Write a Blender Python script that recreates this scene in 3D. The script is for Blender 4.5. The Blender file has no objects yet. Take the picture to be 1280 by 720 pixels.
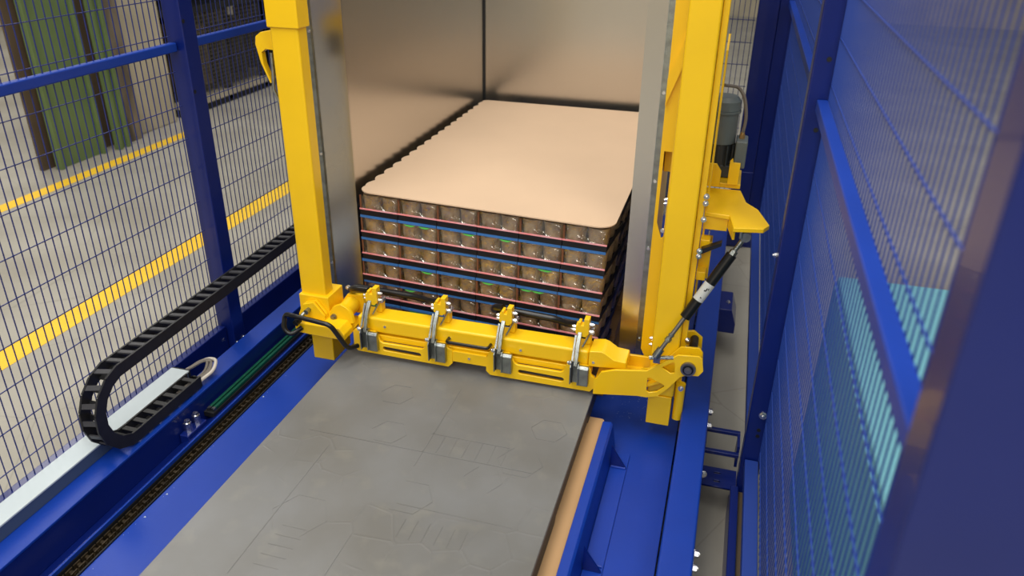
import bpy, bmesh, math, random
from mathutils import Vector, Matrix, Euler
from math import pi, sin, cos, radians
random.seed(4)
scene = bpy.context.scene
COL = scene.collection

# ------------------------------------------------------------------ camera
yaw, pitch, roll = radians(-15.62), radians(26.62), radians(-0.83)
fw = Vector((sin(yaw)*cos(pitch), cos(yaw)*cos(pitch), -sin(pitch)))
rt = Vector((cos(yaw), -sin(yaw), 0)); dn = fw.cross(rt)
r2 = rt*cos(roll) + dn*sin(roll); d2 = -rt*sin(roll) + dn*cos(roll)
cam = bpy.data.cameras.new('camera'); cob = bpy.data.objects.new('camera', cam); COL.objects.link(cob)
mw = Matrix((( r2.x, -d2.x, -fw.x, 0), (r2.y, -d2.y, -fw.y, 0), (r2.z, -d2.z, -fw.z, 1.29), (0, 0, 0, 1)))
cob.matrix_world = mw
cam.sensor_width = 36; cam.lens = 976/1280*36; cam.clip_start = .05; cam.clip_end = 100
cam.dof.use_dof = True; cam.dof.focus_distance = 2.25; cam.dof.aperture_fstop = 3.2
scene.camera = cob
scene.view_settings.view_transform = 'Standard'; scene.view_settings.look = 'None'
scene.view_settings.gamma = 1; scene.view_settings.use_curve_mapping = False
scene.view_settings.exposure = 0.2

# ------------------------------------------------------------------ world, hall lights and added wall fill
w = bpy.data.worlds.new('hall'); scene.world = w; w.use_nodes = True
w.node_tree.nodes['Background'].inputs[0].default_value = (.92, .96, 1.0, 1)
w.node_tree.nodes['Background'].inputs[1].default_value = .34
def area(name, loc, sx, sy, power, col, target=(0, 0, 0)):
    l = bpy.data.lights.new(name, 'AREA'); l.shape = 'RECTANGLE'; l.size = sx; l.size_y = sy
    l.energy = power; l.color = col
    o = bpy.data.objects.new(name, l); COL.objects.link(o); o.location = loc
    o.rotation_euler = (Vector(target)-Vector(loc)).to_track_quat('-Z', 'Y').to_euler()
    return o
area('hall_or_fill_lamp', (-1.6, .8, 6.0), 2.2, 7, 260, (1, .95, .86), (-1.4, 1.6, 0))
area('hall_or_fill_lamp', (2.6, -1.5, 6.0), 1.5, 6, 190, (1, .97, .9), (.6, .8, 0))
area('hall_or_fill_lamp', (-6.0, 5.5, 6.0), 1.5, 6, 190, (1, .95, .86), (-5, 5, 0))
area('hall_or_fill_lamp', (-1.5, -5.2, 4.6), 5, 1.5, 240, (1, .98, .95), (-1.2, -8, 1.0))  # added fill on the wall behind the camera, brightens the steel's reflection
area('hall_or_fill_lamp', (-.5, -3.2, 3.4), 2.6, 1.4, 75, (1, .97, .92), (-.6, 2.0, .3))

# ------------------------------------------------------------------ materials
def lin(c):
    return tuple((v/255/12.92 if v/255 <= .04045 else ((v/255+.055)/1.055)**2.4) for v in c) + (1,)
def mat(name, rgb, rough=.5, metal=0, noise=0, scale=8, bump=0, bscale=60, spec=.5, rvar=0, rgb2=None, detail=4, stretch=None, coat=0):
    m = bpy.data.materials.new(name); m.use_nodes = True; t = m.node_tree; N = t.nodes; L = t.links
    b = N['Principled BSDF']; b.inputs['Roughness'].default_value = rough; b.inputs['Metallic'].default_value = metal
    b.inputs['Specular IOR Level'].default_value = spec; b.inputs['Coat Weight'].default_value = coat
    b.inputs['Base Color'].default_value = lin(rgb)
    co = N.new('ShaderNodeTexCoord'); src = co.outputs['Object']
    if stretch:
        mp = N.new('ShaderNodeMapping'); mp.inputs['Scale'].default_value = stretch; L.new(src, mp.inputs[0]); src = mp.outputs[0]
    if noise or rgb2:
        n = N.new('ShaderNodeTexNoise'); n.inputs['Scale'].default_value = scale; n.inputs['Detail'].default_value = detail
        L.new(src, n.inputs['Vector'])
        r = N.new('ShaderNodeMapRange'); r.inputs[1].default_value = .35; r.inputs[2].default_value = .65
        L.new(n.outputs['Fac'], r.inputs[0])
        mx = N.new('ShaderNodeMix'); mx.data_type = 'RGBA'
        c = lin(rgb); mx.inputs[6].default_value = c
        mx.inputs[7].default_value = lin(rgb2) if rgb2 else tuple(v*(1-noise) for v in c[:3]) + (1,)
        L.new(r.outputs[0], mx.inputs[0]); L.new(mx.outputs[2], b.inputs['Base Color'])
        if rvar:
            r3 = N.new('ShaderNodeMapRange'); r3.inputs[3].default_value = rough; r3.inputs[4].default_value = rough+rvar
            L.new(n.outputs['Fac'], r3.inputs[0]); L.new(r3.outputs[0], b.inputs['Roughness'])
    if bump:
        n2 = N.new('ShaderNodeTexNoise'); n2.inputs['Scale'].default_value = bscale; L.new(src, n2.inputs['Vector'])
        bp = N.new('ShaderNodeBump'); bp.inputs['Strength'].default_value = bump; bp.inputs['Distance'].default_value = .01
        L.new(n2.outputs['Fac'], bp.inputs['Height']); L.new(bp.outputs[0], b.inputs['Normal'])
    return m
M = {}
M['blue'] = mat('blue_paint', (14, 58, 160), .42, noise=.10, scale=5, bump=.03, bscale=220, spec=.38)
M['blue_dark'] = mat('blue_paint_posts_and_shade', (8, 30, 108), .3, noise=.1, scale=4, coat=.15)  # darker blue of the posts, also stands in for shade on the frame
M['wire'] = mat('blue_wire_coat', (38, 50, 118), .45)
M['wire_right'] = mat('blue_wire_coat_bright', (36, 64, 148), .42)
M['yellow'] = mat('yellow_paint', (254, 205, 16), .36, noise=.05, scale=6, bump=.02, bscale=150, coat=.1)
M['black'] = mat('black_plastic', (20, 20, 21), .28)
M['chain'] = mat('cable_chain_plastic', (34, 34, 37), .5, noise=.3, scale=30)
M['chain_bar'] = mat('cable_chain_crossbar', (62, 62, 66), .5)
M['rubber'] = mat('black_rubber', (16, 16, 17), .6)
M['zinc'] = mat('zinc_plated_steel', (168, 174, 172), .32, 1, noise=.3, scale=45, bump=.15, bscale=300)
M['bolt'] = mat('bright_bolt', (225, 226, 228), .25, 1)
M['steel'] = mat('turned_steel', (150, 146, 140), .48, 1)
M['green'] = mat('green_slide_plastic', (10, 84, 64), .4, noise=.2, scale=40)
M['rust'] = mat('oily_roller_chain', (74, 62, 44), .5, .5, noise=.6, scale=60)
M['track'] = mat('dark_track', (20, 20, 24), .6)
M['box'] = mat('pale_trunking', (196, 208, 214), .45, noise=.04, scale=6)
M['trunk_side'] = mat('trunking_side', (70, 86, 112), .45)  # dark blue stands in for the reflection on the pale trunking's side
M['grey_cable'] = mat('grey_cable', (120, 112, 104), .5)
M['white_cable'] = mat('pale_cable', (212, 204, 192), .5)
M['motor'] = mat('motor_grey', (104, 114, 116), .45, noise=.12, scale=20)
M['motor_dark'] = mat('motor_dark_grey', (58, 64, 68), .5, noise=.15, scale=20)
M['brass'] = mat('brass_gland', (190, 160, 110), .35, .8)
M['card'] = mat('kraft_card', (212, 184, 156), .8, noise=.045, scale=3, bump=.015, bscale=25, spec=.25)
M['card_tan'] = mat('kraft_slip_sheet', (190, 152, 110), .8, noise=.06, scale=5, spec=.25)
M['wood'] = mat('pallet_wood', (150, 112, 76), .75, noise=.3, scale=6, stretch=(6, 1, 6))
M['tray'] = mat('dark_tray_card', (16, 16, 26), .45, noise=.3, scale=30)
M['rim'] = mat('pink_tray_rim', (244, 128, 128), .4, rgb2=(240, 176, 186), scale=20)
M['sleeve'] = mat('blue_sleeve', (62, 122, 196), .4, noise=.18, scale=25)
M['pot'] = mat('pot_brown', (176, 150, 114), .35, rgb2=(122, 98, 72), scale=26, detail=3, coat=.3)
M['flap'] = mat('brown_corner_flap', (118, 72, 44), .6)
M['greenglint'] = mat('green_glint', (96, 198, 92), .5)  # flat green standing in for glints on the film
M['teal'] = mat('pale_teal_paint', (120, 186, 196), .5, noise=.06, scale=3)
M['carton'] = mat('carton_tan', (214, 178, 132), .8, noise=.1, scale=4)
M['green_panel'] = mat('green_steel_sheet', (100, 120, 74), .55, noise=.18, scale=3)
M['brown_sheet'] = mat('brown_grey_sheet', (92, 76, 58), .7, noise=.3, scale=3)
M['weathered'] = mat('weathered_wood', (134, 122, 104), .8, rgb2=(70, 60, 50), scale=3.5, stretch=(2, 2, .6), detail=6)
M['beige'] = mat('beige_wall', (184, 174, 152), .8, noise=.22, scale=3)
M['dark_steel'] = mat('dark_rack_steel', (40, 42, 46), .5, .3, noise=.4, scale=6)
M['greige'] = mat('rack_contents', (128, 110, 92), .7, rgb2=(56, 46, 40), scale=7)
M['red'] = mat('rust_red_edge', (150, 74, 44), .6)
M['label'] = mat('silver_label', (196, 198, 194), .4)
M['line'] = mat('yellow_floor_paint', (244, 198, 48), .6, noise=.08, scale=9)

def floor_mat():
    m = mat('hall_concrete', (166, 162, 152), .6, spec=.35, rgb2=(150, 145, 134), scale=2.2, detail=8, bump=.02, bscale=30)
    t = m.node_tree; N = t.nodes; L = t.links; b = N['Principled BSDF']
    old = b.inputs['Base Color'].links[0].from_socket
    co = N.new('ShaderNodeTexCoord')
    v = N.new('ShaderNodeTexVoronoi'); v.feature = 'DISTANCE_TO_EDGE'; v.inputs['Scale'].default_value = 1.7
    L.new(co.outputs['Object'], v.inputs['Vector'])
    r = N.new('ShaderNodeMapRange'); r.inputs[1].default_value = 0; r.inputs[2].default_value = .006
    r.inputs[3].default_value = .82; r.inputs[4].default_value = 1; L.new(v.outputs[0], r.inputs[0])
    mx = N.new('ShaderNodeMix'); mx.data_type = 'RGBA'; mx.blend_type = 'MULTIPLY'; mx.inputs[0].default_value = 1
    L.new(old, mx.inputs[6]); L.new(r.outputs[0], mx.inputs[7]); L.new(mx.outputs[2], b.inputs['Base Color'])
    return m
M['floor'] = floor_mat()

def stainless():
    m = bpy.data.materials.new('brushed_stainless'); m.use_nodes = True; t = m.node_tree; N = t.nodes; L = t.links
    b = N['Principled BSDF']; b.inputs['Base Color'].default_value = lin((206, 202, 196)); b.inputs['Metallic'].default_value = 1
    co = N.new('ShaderNodeTexCoord'); mp = N.new('ShaderNodeMapping'); mp.inputs['Scale'].default_value = (140, 140, 3)
    n = N.new('ShaderNodeTexNoise'); n.inputs['Scale'].default_value = 1.0; n.inputs['Detail'].default_value = 3
    L.new(co.outputs['Object'], mp.inputs[0]); L.new(mp.outputs[0], n.inputs['Vector'])
    r = N.new('ShaderNodeMapRange'); r.inputs[3].default_value = .235; r.inputs[4].default_value = .265; L.new(n.outputs['Fac'], r.inputs[0])
    L.new(r.outputs[0], b.inputs['Roughness'])
    n2 = N.new('ShaderNodeTexNoise'); n2.inputs['Scale'].default_value = 1.6; n2.inputs['Detail'].default_value = 2
    L.new(co.outputs['Object'], n2.inputs['Vector'])
    bp = N.new('ShaderNodeBump'); bp.inputs['Strength'].default_value = .07; bp.inputs['Distance'].default_value = .02
    L.new(n2.outputs['Fac'], bp.inputs['Height'])
    bp2 = N.new('ShaderNodeBump'); bp2.inputs['Strength'].default_value = .003; bp2.inputs['Distance'].default_value = .001
    L.new(n.outputs['Fac'], bp2.inputs['Height']); L.new(bp.outputs[0], bp2.inputs['Normal']); L.new(bp2.outputs[0], b.inputs['Normal'])
    return m
M['inox'] = stainless()

def pallet_mat():
    """grey plastic deck with worn raised relief: hex cells, a few long ribs, ladder rows"""
    m = mat('grey_plastic_deck', (118, 119, 120), .40, rgb2=(105, 104, 101), scale=3.2, detail=7, spec=.45)
    t = m.node_tree; N = t.nodes; L = t.links; b = N['Principled BSDF']
    co = N.new('ShaderNodeTexCoord')
    v = N.new('ShaderNodeTexVoronoi'); v.feature = 'DISTANCE_TO_EDGE'; v.inputs['Scale'].default_value = 11; v.inputs['Randomness'].default_value = .55
    L.new(co.outputs['Object'], v.inputs['Vector'])
    rr = N.new('ShaderNodeMapRange'); rr.inputs[1].default_value = 0; rr.inputs[2].default_value = .05; rr.inputs[3].default_value = 1; rr.inputs[4].default_value = 0
    L.new(v.outputs[0], rr.inputs[0])
    n = N.new('ShaderNodeTexNoise'); n.inputs['Scale'].default_value = 4.5; n.inputs['Detail'].default_value = 3; L.new(co.outputs['Object'], n.inputs['Vector'])
    ms = N.new('ShaderNodeMapRange'); ms.inputs[1].default_value = .50; ms.inputs[2].default_value = .60; L.new(n.outputs['Fac'], ms.inputs[0])
    mu = N.new('ShaderNodeMath'); mu.operation = 'MULTIPLY'; L.new(rr.outputs[0], mu.inputs[0]); L.new(ms.outputs[0], mu.inputs[1])
    bp = N.new('ShaderNodeBump'); bp.inputs['Strength'].default_value = .15; bp.inputs['Distance'].default_value = .004
    L.new(mu.outputs[0], bp.inputs['Height']); L.new(bp.outputs[0], b.inputs['Normal'])
    # pale scuffs
    n3 = N.new('ShaderNodeTexNoise'); n3.inputs['Scale'].default_value = 14; n3.inputs['Detail'].default_value = 8; L.new(co.outputs['Object'], n3.inputs['Vector'])
    m3 = N.new('ShaderNodeMapRange'); m3.inputs[1].default_value = .56; m3.inputs[2].default_value = .74; m3.inputs[4].default_value = .28; L.new(n3.outputs['Fac'], m3.inputs[0])
    mx = N.new('ShaderNodeMix'); mx.data_type = 'RGBA'; mx.inputs[7].default_value = lin((140, 138, 126))
    L.new(m3.outputs[0], mx.inputs[0]); L.new(b.inputs['Base Color'].links[0].from_socket, mx.inputs[6]); L.new(mx.outputs[2], b.inputs['Base Color'])
    return m
M['deck'] = pallet_mat()
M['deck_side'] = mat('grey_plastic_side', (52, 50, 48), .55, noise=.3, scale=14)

def film_mat():
    m = bpy.data.materials.new('clear_shrink_film'); m.use_nodes = True; t = m.node_tree; N = t.nodes; L = t.links
    N.remove(N['Principled BSDF']); out = N['Material Output']
    g = N.new('ShaderNodeBsdfGlossy'); g.inputs['Roughness'].default_value = .12; g.inputs[0].default_value = (1, .97, .9, 1)
    tr = N.new('ShaderNodeBsdfTransparent'); mx = N.new('ShaderNodeMixShader')
    n = N.new('ShaderNodeTexNoise'); n.inputs['Scale'].default_value = 28; n.inputs['Detail'].default_value = 3; n.inputs['Distortion'].default_value = 1
    co = N.new('ShaderNodeTexCoord'); L.new(co.outputs['Object'], n.inputs['Vector'])
    bp = N.new('ShaderNodeBump'); bp.inputs['Strength'].default_value = .9; bp.inputs['Distance'].default_value = .02
    L.new(n.outputs['Fac'], bp.inputs['Height']); L.new(bp.outputs[0], g.inputs['Normal'])
    mx.inputs[0].default_value = .2
    L.new(tr.outputs[0], mx.inputs[1]); L.new(g.outputs[0], mx.inputs[2]); L.new(mx.outputs[0], out.inputs['Surface'])
    return m
M['film'] = film_mat()
def poly_mat():
    m = bpy.data.materials.new('clear_screen_sheet'); m.use_nodes = True; t = m.node_tree; N = t.nodes; L = t.links
    return m

# ------------------------------------------------------------------ mesh helpers
class MB:
    def __init__(s): s.v = []; s.f = []
    def add(s, vs, fs):
        n = len(s.v); s.v += [tuple(p) for p in vs]; s.f += [tuple(i+n for i in f) for f in fs]; return s
    def box(s, x0, x1, y0, y1, z0, z1):
        if x0 > x1: x0, x1 = x1, x0
        if y0 > y1: y0, y1 = y1, y0
        if z0 > z1: z0, z1 = z1, z0
        return s.add([(x0, y0, z0), (x1, y0, z0), (x1, y1, z0), (x0, y1, z0), (x0, y0, z1), (x1, y0, z1), (x1, y1, z1), (x0, y1, z1)],
                     [(0, 3, 2, 1), (4, 5, 6, 7), (0, 1, 5, 4), (1, 2, 6, 5), (2, 3, 7, 6), (3, 0, 4, 7)])
    def prism(s, pts, ax, a0, a1):
        """polygon in the two other axes (ordered x,y,z), extruded along ax"""
        def P(p, a):
            q = [0, 0, 0]; o = [i for i in range(3) if i != ax]; q[o[0]] = p[0]; q[o[1]] = p[1]; q[ax] = a; return q
        n = len(pts)
        ar = sum(pts[i][0]*pts[(i+1) % n][1]-pts[(i+1) % n][0]*pts[i][1] for i in range(n))
        flip = (ar > 0) != (ax == 1)
        if a0 > a1: a0, a1 = a1, a0
        pp = list(pts) if flip else list(reversed(pts))
        vs = [P(p, a0) for p in pp] + [P(p, a1) for p in pp]
        fs = [tuple(range(n-1, -1, -1)), tuple(range(n, 2*n))] + [(i, (i+1) % n, n+(i+1) % n, n+i) for i in range(n)]
        return s.add(vs, fs)
    def cyl(s, p0, p1, r0, r1=None, n=14, caps=True):
        r1 = r0 if r1 is None else r1
        p0 = Vector(p0); p1 = Vector(p1); d = (p1-p0).normalized()
        a = d.orthogonal().normalized(); b = d.cross(a)
        vs = [p0+(a*cos(2*pi*i/n)+b*sin(2*pi*i/n))*r0 for i in range(n)] + [p1+(a*cos(2*pi*i/n)+b*sin(2*pi*i/n))*r1 for i in range(n)]
        fs = [(i, (i+1) % n, n+(i+1) % n, n+i) for i in range(n)]
        if caps: fs += [tuple(range(n-1, -1, -1)), tuple(range(n, 2*n))]
        return s.add(vs, fs)
    def tube(s, pts, r, n=10, rnd=0, seg=6):
        pts = [Vector(p) for p in pts]
        if rnd:                                     # round the corners
            o = [pts[0]]
            for i in range(1, len(pts)-1):
                a = (pts[i-1]-pts[i]); b = (pts[i+1]-pts[i]); k = min(rnd, a.length*.48, b.length*.48)
                A = pts[i]+a.normalized()*k; B = pts[i]+b.normalized()*k
                for j in range(seg+1):
                    t = j/seg; o.append(A*(1-t)**2+pts[i]*2*t*(1-t)+B*t*t)
            pts = o+[pts[-1]]
        d = (pts[1]-pts[0]).normalized(); a = d.orthogonal().normalized(); rings = []
        for i, p in enumerate(pts):
            if i == 0: t = d
            elif i == len(pts)-1: t = (pts[i]-pts[i-1]).normalized()
            else: t = ((pts[i+1]-p).normalized()+(p-pts[i-1]).normalized()).normalized()
            a = (a-t*a.dot(t)).normalized(); b = t.cross(a)
            rings.append([p+(a*cos(2*pi*k/n)+b*sin(2*pi*k/n))*r for k in range(n)])
        vs = [q for rg in rings for q in rg]; fs = []
        for i in range(len(pts)-1):
            for k in range(n): fs.append((i*n+k, i*n+(k+1) % n, (i+1)*n+(k+1) % n, (i+1)*n+k))
        fs += [tuple(range(n-1, -1, -1)), tuple(range((len(pts)-1)*n, len(pts)*n))]
        return s.add(vs, fs)
    def mesh(s, name):
        me = bpy.data.meshes.new(name); me.from_pydata(s.v, [], s.f); me.update(); return me

def wpos(o):
    p = Vector((0, 0, 0))
    while o: p += o.location; o = o.parent
    return p
def link(name, me, m, parent=None, label=None, bevel=0, smooth=False, kind=None, seg=2, recalc=False):
    """me is in world coordinates; the origin is moved to the piece's centre"""
    if recalc:
        bm = bmesh.new(); bm.from_mesh(me); bmesh.ops.recalc_face_normals(bm, faces=bm.faces); bm.to_mesh(me); bm.free()
    xs = [v.co for v in me.vertices]
    c = Vector(((min(p.x for p in xs)+max(p.x for p in xs))/2, (min(p.y for p in xs)+max(p.y for p in xs))/2,
                (min(p.z for p in xs) if parent is None else (min(p.z for p in xs)+max(p.z for p in xs))/2)))
    me.transform(Matrix.Translation(-c))
    o = bpy.data.objects.new(name, me); COL.objects.link(o)
    o.location = c-(wpos(parent) if parent else Vector((0, 0, 0))); o.parent = parent
    if m: me.materials.append(M[m])
    if smooth:
        me.shade_smooth(); me.set_sharp_from_angle(angle=radians(40))
    if bevel:
        b = o.modifiers.new('bevel', 'BEVEL'); b.width = bevel; b.segments = seg; b.limit_method = 'ANGLE'
        me.shade_smooth(); me.set_sharp_from_angle(angle=radians(180)); b.harden_normals = True
    if label: o['label'] = label
    if kind: o['kind'] = kind
    return o
def obj(name, mb, m, parent=None, **k): return link(name, mb.mesh(name), m, parent, **k)
def tag(o, label=None, cat=None, group=None, kind=None):
    for k, v in (('label', label), ('category', cat), ('group', group), ('kind', kind)):
        if v: o[k] = v
    return o
def thing(name, loc, label, cat, group=None):
    o = bpy.data.objects.new(name, None); COL.objects.link(o); o.location = loc; o.empty_display_size = .05
    return tag(o, label, cat, group)
def box(x0, x1, y0, y1, z0, z1): return MB().box(x0, x1, y0, y1, z0, z1)
def slot(cx, cz, half, r, ang=0, n=6):
    """stadium outline (x,z) for a hole"""
    o = []
    for k in range(n+1): a = -pi/2+pi*k/n; o.append((half+r*cos(a), r*sin(a)))
    for k in range(n+1): a = pi/2+pi*k/n; o.append((-half+r*cos(a), r*sin(a)))
    return [(cx+x*cos(ang)-z*sin(ang), cz+x*sin(ang)+z*cos(ang)) for x, z in o]
def plate(name, outer, holes, y0, y1, m, parent, **k):
    """flat plate standing in the XZ plane, with holes, between y0 and y1"""
    cu = bpy.data.curves.new(name, 'CURVE'); cu.dimensions = '2D'; cu.fill_mode = 'BOTH'; cu.extrude = (y1-y0)/2
    for pl in [outer]+holes:
        sp = cu.splines.new('POLY'); sp.points.add(len(pl)-1); sp.use_cyclic_u = True
        for p, q in zip(sp.points, pl): p.co = (q[0], q[1], 0, 1)
    t = bpy.data.objects.new('tmp', cu); COL.objects.link(t)
    me = bpy.data.meshes.new_from_object(t.evaluated_get(bpy.context.evaluated_depsgraph_get()))
    bpy.data.objects.remove(t); bpy.data.curves.remove(cu)
    me.transform(Matrix.Translation((0, (y0+y1)/2, 0)) @ Matrix.Rotation(pi/2, 4, 'X')); me.name = name
    me.materials.clear()
    bm = bmesh.new(); bm.from_mesh(me); bmesh.ops.remove_doubles(bm, verts=bm.verts, dist=1e-5)
    bmesh.ops.recalc_face_normals(bm, faces=bm.faces); bm.to_mesh(me); bm.free()
    return link(name, me, m, parent, **k)
def hexbolt(p, d, r=.008, h=.006, washer=True, mb=None):
    mb = mb or MB(); p = Vector(p); d = Vector(d).normalized()
    if washer: mb.cyl(p, p+d*.0015, r*1.3, n=16)
    mb.cyl(p+d*.0015, p+d*(.0015+h), r, n=6); mb.cyl(p+d*(.0015+h), p+d*(.0025+h+.002), r*.5, n=8)
    return mb
def bolt(p, d, parent, r=.008, h=.006, name='bolt', m='bolt'): return obj(name, hexbolt(p, d, r, h), m, parent)

# ------------------------------------------------------------------ setting
FZ = -.30
obj('floor', box(-9, 5, -8, 13, FZ-.05, FZ), 'floor', kind='structure')
obj('wall_back', box(-9, 5, 13, 13.1, FZ, 5), 'beige', kind='structure')
obj('wall_front', box(-9, 5, -8.1, -8, FZ, 5), 'beige', kind='structure')
obj('wall_left', box(-9.1, -9, -8, 13, FZ, 5), 'beige', kind='structure')
obj('wall_right', box(5, 5.1, -8, 13, FZ, 5), 'beige', kind='structure')
tag(obj('floor_line', box(-2.585, -2.465, -1, 9, FZ, FZ+.0015), 'line'), 'yellow painted floor line nearest the left guard fence', 'floor line')
tag(obj('floor_line', box(-3.885, -3.79, -1, 4.95, FZ, FZ+.0015), 'line'), 'yellow painted floor line farther out, along the green sheets', 'floor line')

# ------------------------------------------------------------------ machine base frame
base = thing('machine_frame', (-.6, 1.9, FZ), 'long blue painted steel floor frame carrying the pallets and the yellow lift', 'machine frame')
BY0, BY1 = .30, 3.75
obj('base_plate', box(-1.31, -.03, BY0, BY1, -.138, -.130), 'blue', base, bevel=.001, label='flat blue deck plate')
obj('plate_edge', box(-1.314, -1.3105, BY0, BY1, -.200, -.126), 'track', base)
for y in (.5, 1.2, 2.0, 2.8, 3.5): obj('cross_member', box(-1.55, .05, y, y+.08, -.29, -.215), 'blue_dark', base, bevel=.003)
for x in (-1.25, -.65, -.12): obj('longitudinal_beam', box(x, x+.06, BY0, BY1, -.215, -.1385), 'blue_dark', base, bevel=.003)
# left channel with ledge
obj('ledge', box(-1.508, -1.436, BY0, BY1, -.078, -.070), 'blue', base, bevel=.002, label='bright blue top ledge of left channel')
obj('channel_web', box(-1.442, -1.436, BY0, BY1, -.215, -.0785), 'blue_dark', base)  # darker blue puts the web's shadow into its colour
obj('channel_base', box(-1.60, -1.31, BY0, BY1, -.225, -.2155), 'track', base)
obj('outer_beam', box(-1.60, -1.513, BY0, BY1, -.215, -.135), 'blue_dark', base, bevel=.004)
obj('lower_flange', MB().prism([(-1.4355, -.175), (-1.4355, -.168), (-1.388, -.140), (-1.380, -.142), (-1.380, -.150)], 1, BY0, BY1), 'blue_dark', base, bevel=.001)
obj('flange_lip', box(-1.384, -1.378, BY0, BY1, -.150, -.1365), 'blue', base, bevel=.002)  # brighter blue puts the flange's lit edge into its colour
obj('track_wall', box(-1.382, -1.377, BY0, BY1, -.215, -.1505), 'track', base)
for i, x in enumerate((-1.4225, -1.4075)):
    obj('slide_strip', box(x-.0045, x+.0045, 1.66, 2.9, -.134, -.123), 'green', base, bevel=.002, label='green plastic slide strip')
    obj('strip_end', box(x-.005, x+.005, 1.648, 1.6595, -.134, -.124), 'zinc', base)
obj('strip_holder', box(-1.435, -1.400, 1.64, 2.9, -.150, -.1345), 'track', base)
for y in (1.545, 1.585): obj('pipe_fitting', MB().cyl((-1.418, y, -.16), (-1.418, y, -.105), .012, n=6).cyl((-1.418, y, -.105), (-1.418, y, -.097), .008, n=12), 'bolt', base, label='bright hexagon fitting')
obj('fitting_block', box(-1.434, -1.402, 1.52, 1.61, -.20, -.135), 'blue_dark', base, bevel=.004)
# roller chain lying in the dark track
mb = MB()
y = BY0
while y < 2.9:
    for s in (-1, 1): mb.box(-1.363+s*.008-.0015, -1.363+s*.008+.0015, y, y+.021, -.172, -.156)
    mb.cyl((-1.3735, y+.0127, -.164), (-1.352, y+.0127, -.164), .0045, n=6); y += .0254
obj('roller_chain', mb, 'rust', base, kind='stuff')
obj('chain_rail', box(-1.375, -1.340, BY0, 2.95, -.2154, -.1725), 'rust', base, bevel=.001)
# guide angle on the right with gussets
gy0, gy1 = .45, 1.83
obj('guide_angle', MB().prism([(-.236, -.046), (-.212, -.044), (-.206, -.050), (-.195, -.1295), (-.203, -.1295), (-.214, -.056), (-.236, -.055)], 1, gy0, gy1), 'blue', base, bevel=.0015, label='blue folded pallet guide')
obj('guide_foot', box(-.1945, -.148, gy0, 1.80, -.1295, -.1245), 'blue', base, bevel=.001)
for gy in (.98, 1.345, 1.735):
    obj('gusset', MB().prism([(-.1945, -.124), (-.150, -.124), (-.1945, -.055)], 1, gy, gy+.006), 'blue_dark', base)
for gy in (1.63, 1.26): obj('weld_seam', MB().cyl((-.192, gy+.104, -.1225), (-.152, gy+.104, -.1225), .0035, n=8), 'blue', base)
# right beam
obj('side_beam', box(-.024, .052, BY0, 3.6, -.215, -.03), 'blue', base, bevel=.006, seg=3, label='blue square tube beam right of the posts')
obj('beam_foot_block', box(-.029, .046, 2.5, 2.6, -.299, -.216), 'blue_dark', base)
for y, z in ((1.375, -.075), (1.40, -.055), (1.93, -.07), (2.0, -.07)): bolt((.052, y, z), (1, 0, 0), base, .010, .009)
# outriggers towards the right guard fence
for y0, y1 in ((1.90, 1.985), ):
    obj('outrigger_bar', box(.0525, .154, 2.015, 2.03, -.152, -.14), 'blue_dark', base, bevel=.002)
    obj('outrigger_bar', box(.0525, .154, 1.935, 1.95, -.172, -.16), 'blue_dark', base, bevel=.002)
    obj('outrigger_side', box(.0525, .058, 1.951, 2.0145, -.215, -.142), 'blue_dark', base)
    obj('outrigger_side', box(.146, .154, 1.951, 2.0145, -.215, -.142), 'blue_dark', base)
pl = plate('tmp', [(.0525, 0), (.154, 0), (.154, .085), (.0525, .085)], [slot(.10, .024, .006, .0045), slot(.10, .062, .006, .0045)], 0, .006, 'blue_dark', base)
pl.name = 'foot_plate'; pl.rotation_euler = (pi/2*-1, 0, 0); pl.location = Vector((.1033, 1.886, -.215))-wpos(base)
obj('outrigger_gusset', MB().prism([(.0525, -.2), (.12, -.2), (.12, -.16), (.10, -.10), (.0525, -.10)], 1, 2.74, 2.90), 'blue_dark', base, bevel=.003)
bolt((.06, 1.86, -.19), (0, -1, .3), base, .008, .006); bolt((.085, 2.80, -.099), (0, 0, 1), base, .007, .005)

mb = MB()
for k in range(90):
    if k < 55: x_, y_, z_ = random.uniform(-.22, -.13), random.uniform(1.97, 2.12), -.1295
    else: x_, y_, z_ = -1.306+random.uniform(0, .012), random.uniform(.8, 1.9), -.1295
    q = random.uniform(.0004, .0012)
    if k > 85: q = .003
    mb.add([(x_, y_, z_), (x_+q*2, y_+q*.6, z_), (x_+q*.8, y_+q*2, z_), (x_+q, y_+q, z_+q)], [(0, 2, 1), (0, 1, 3), (1, 2, 3), (2, 0, 3)])
obj('pale_flecks', mb, 'box', base, kind='stuff')  # small pale flecks scattered over the blue plate

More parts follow.
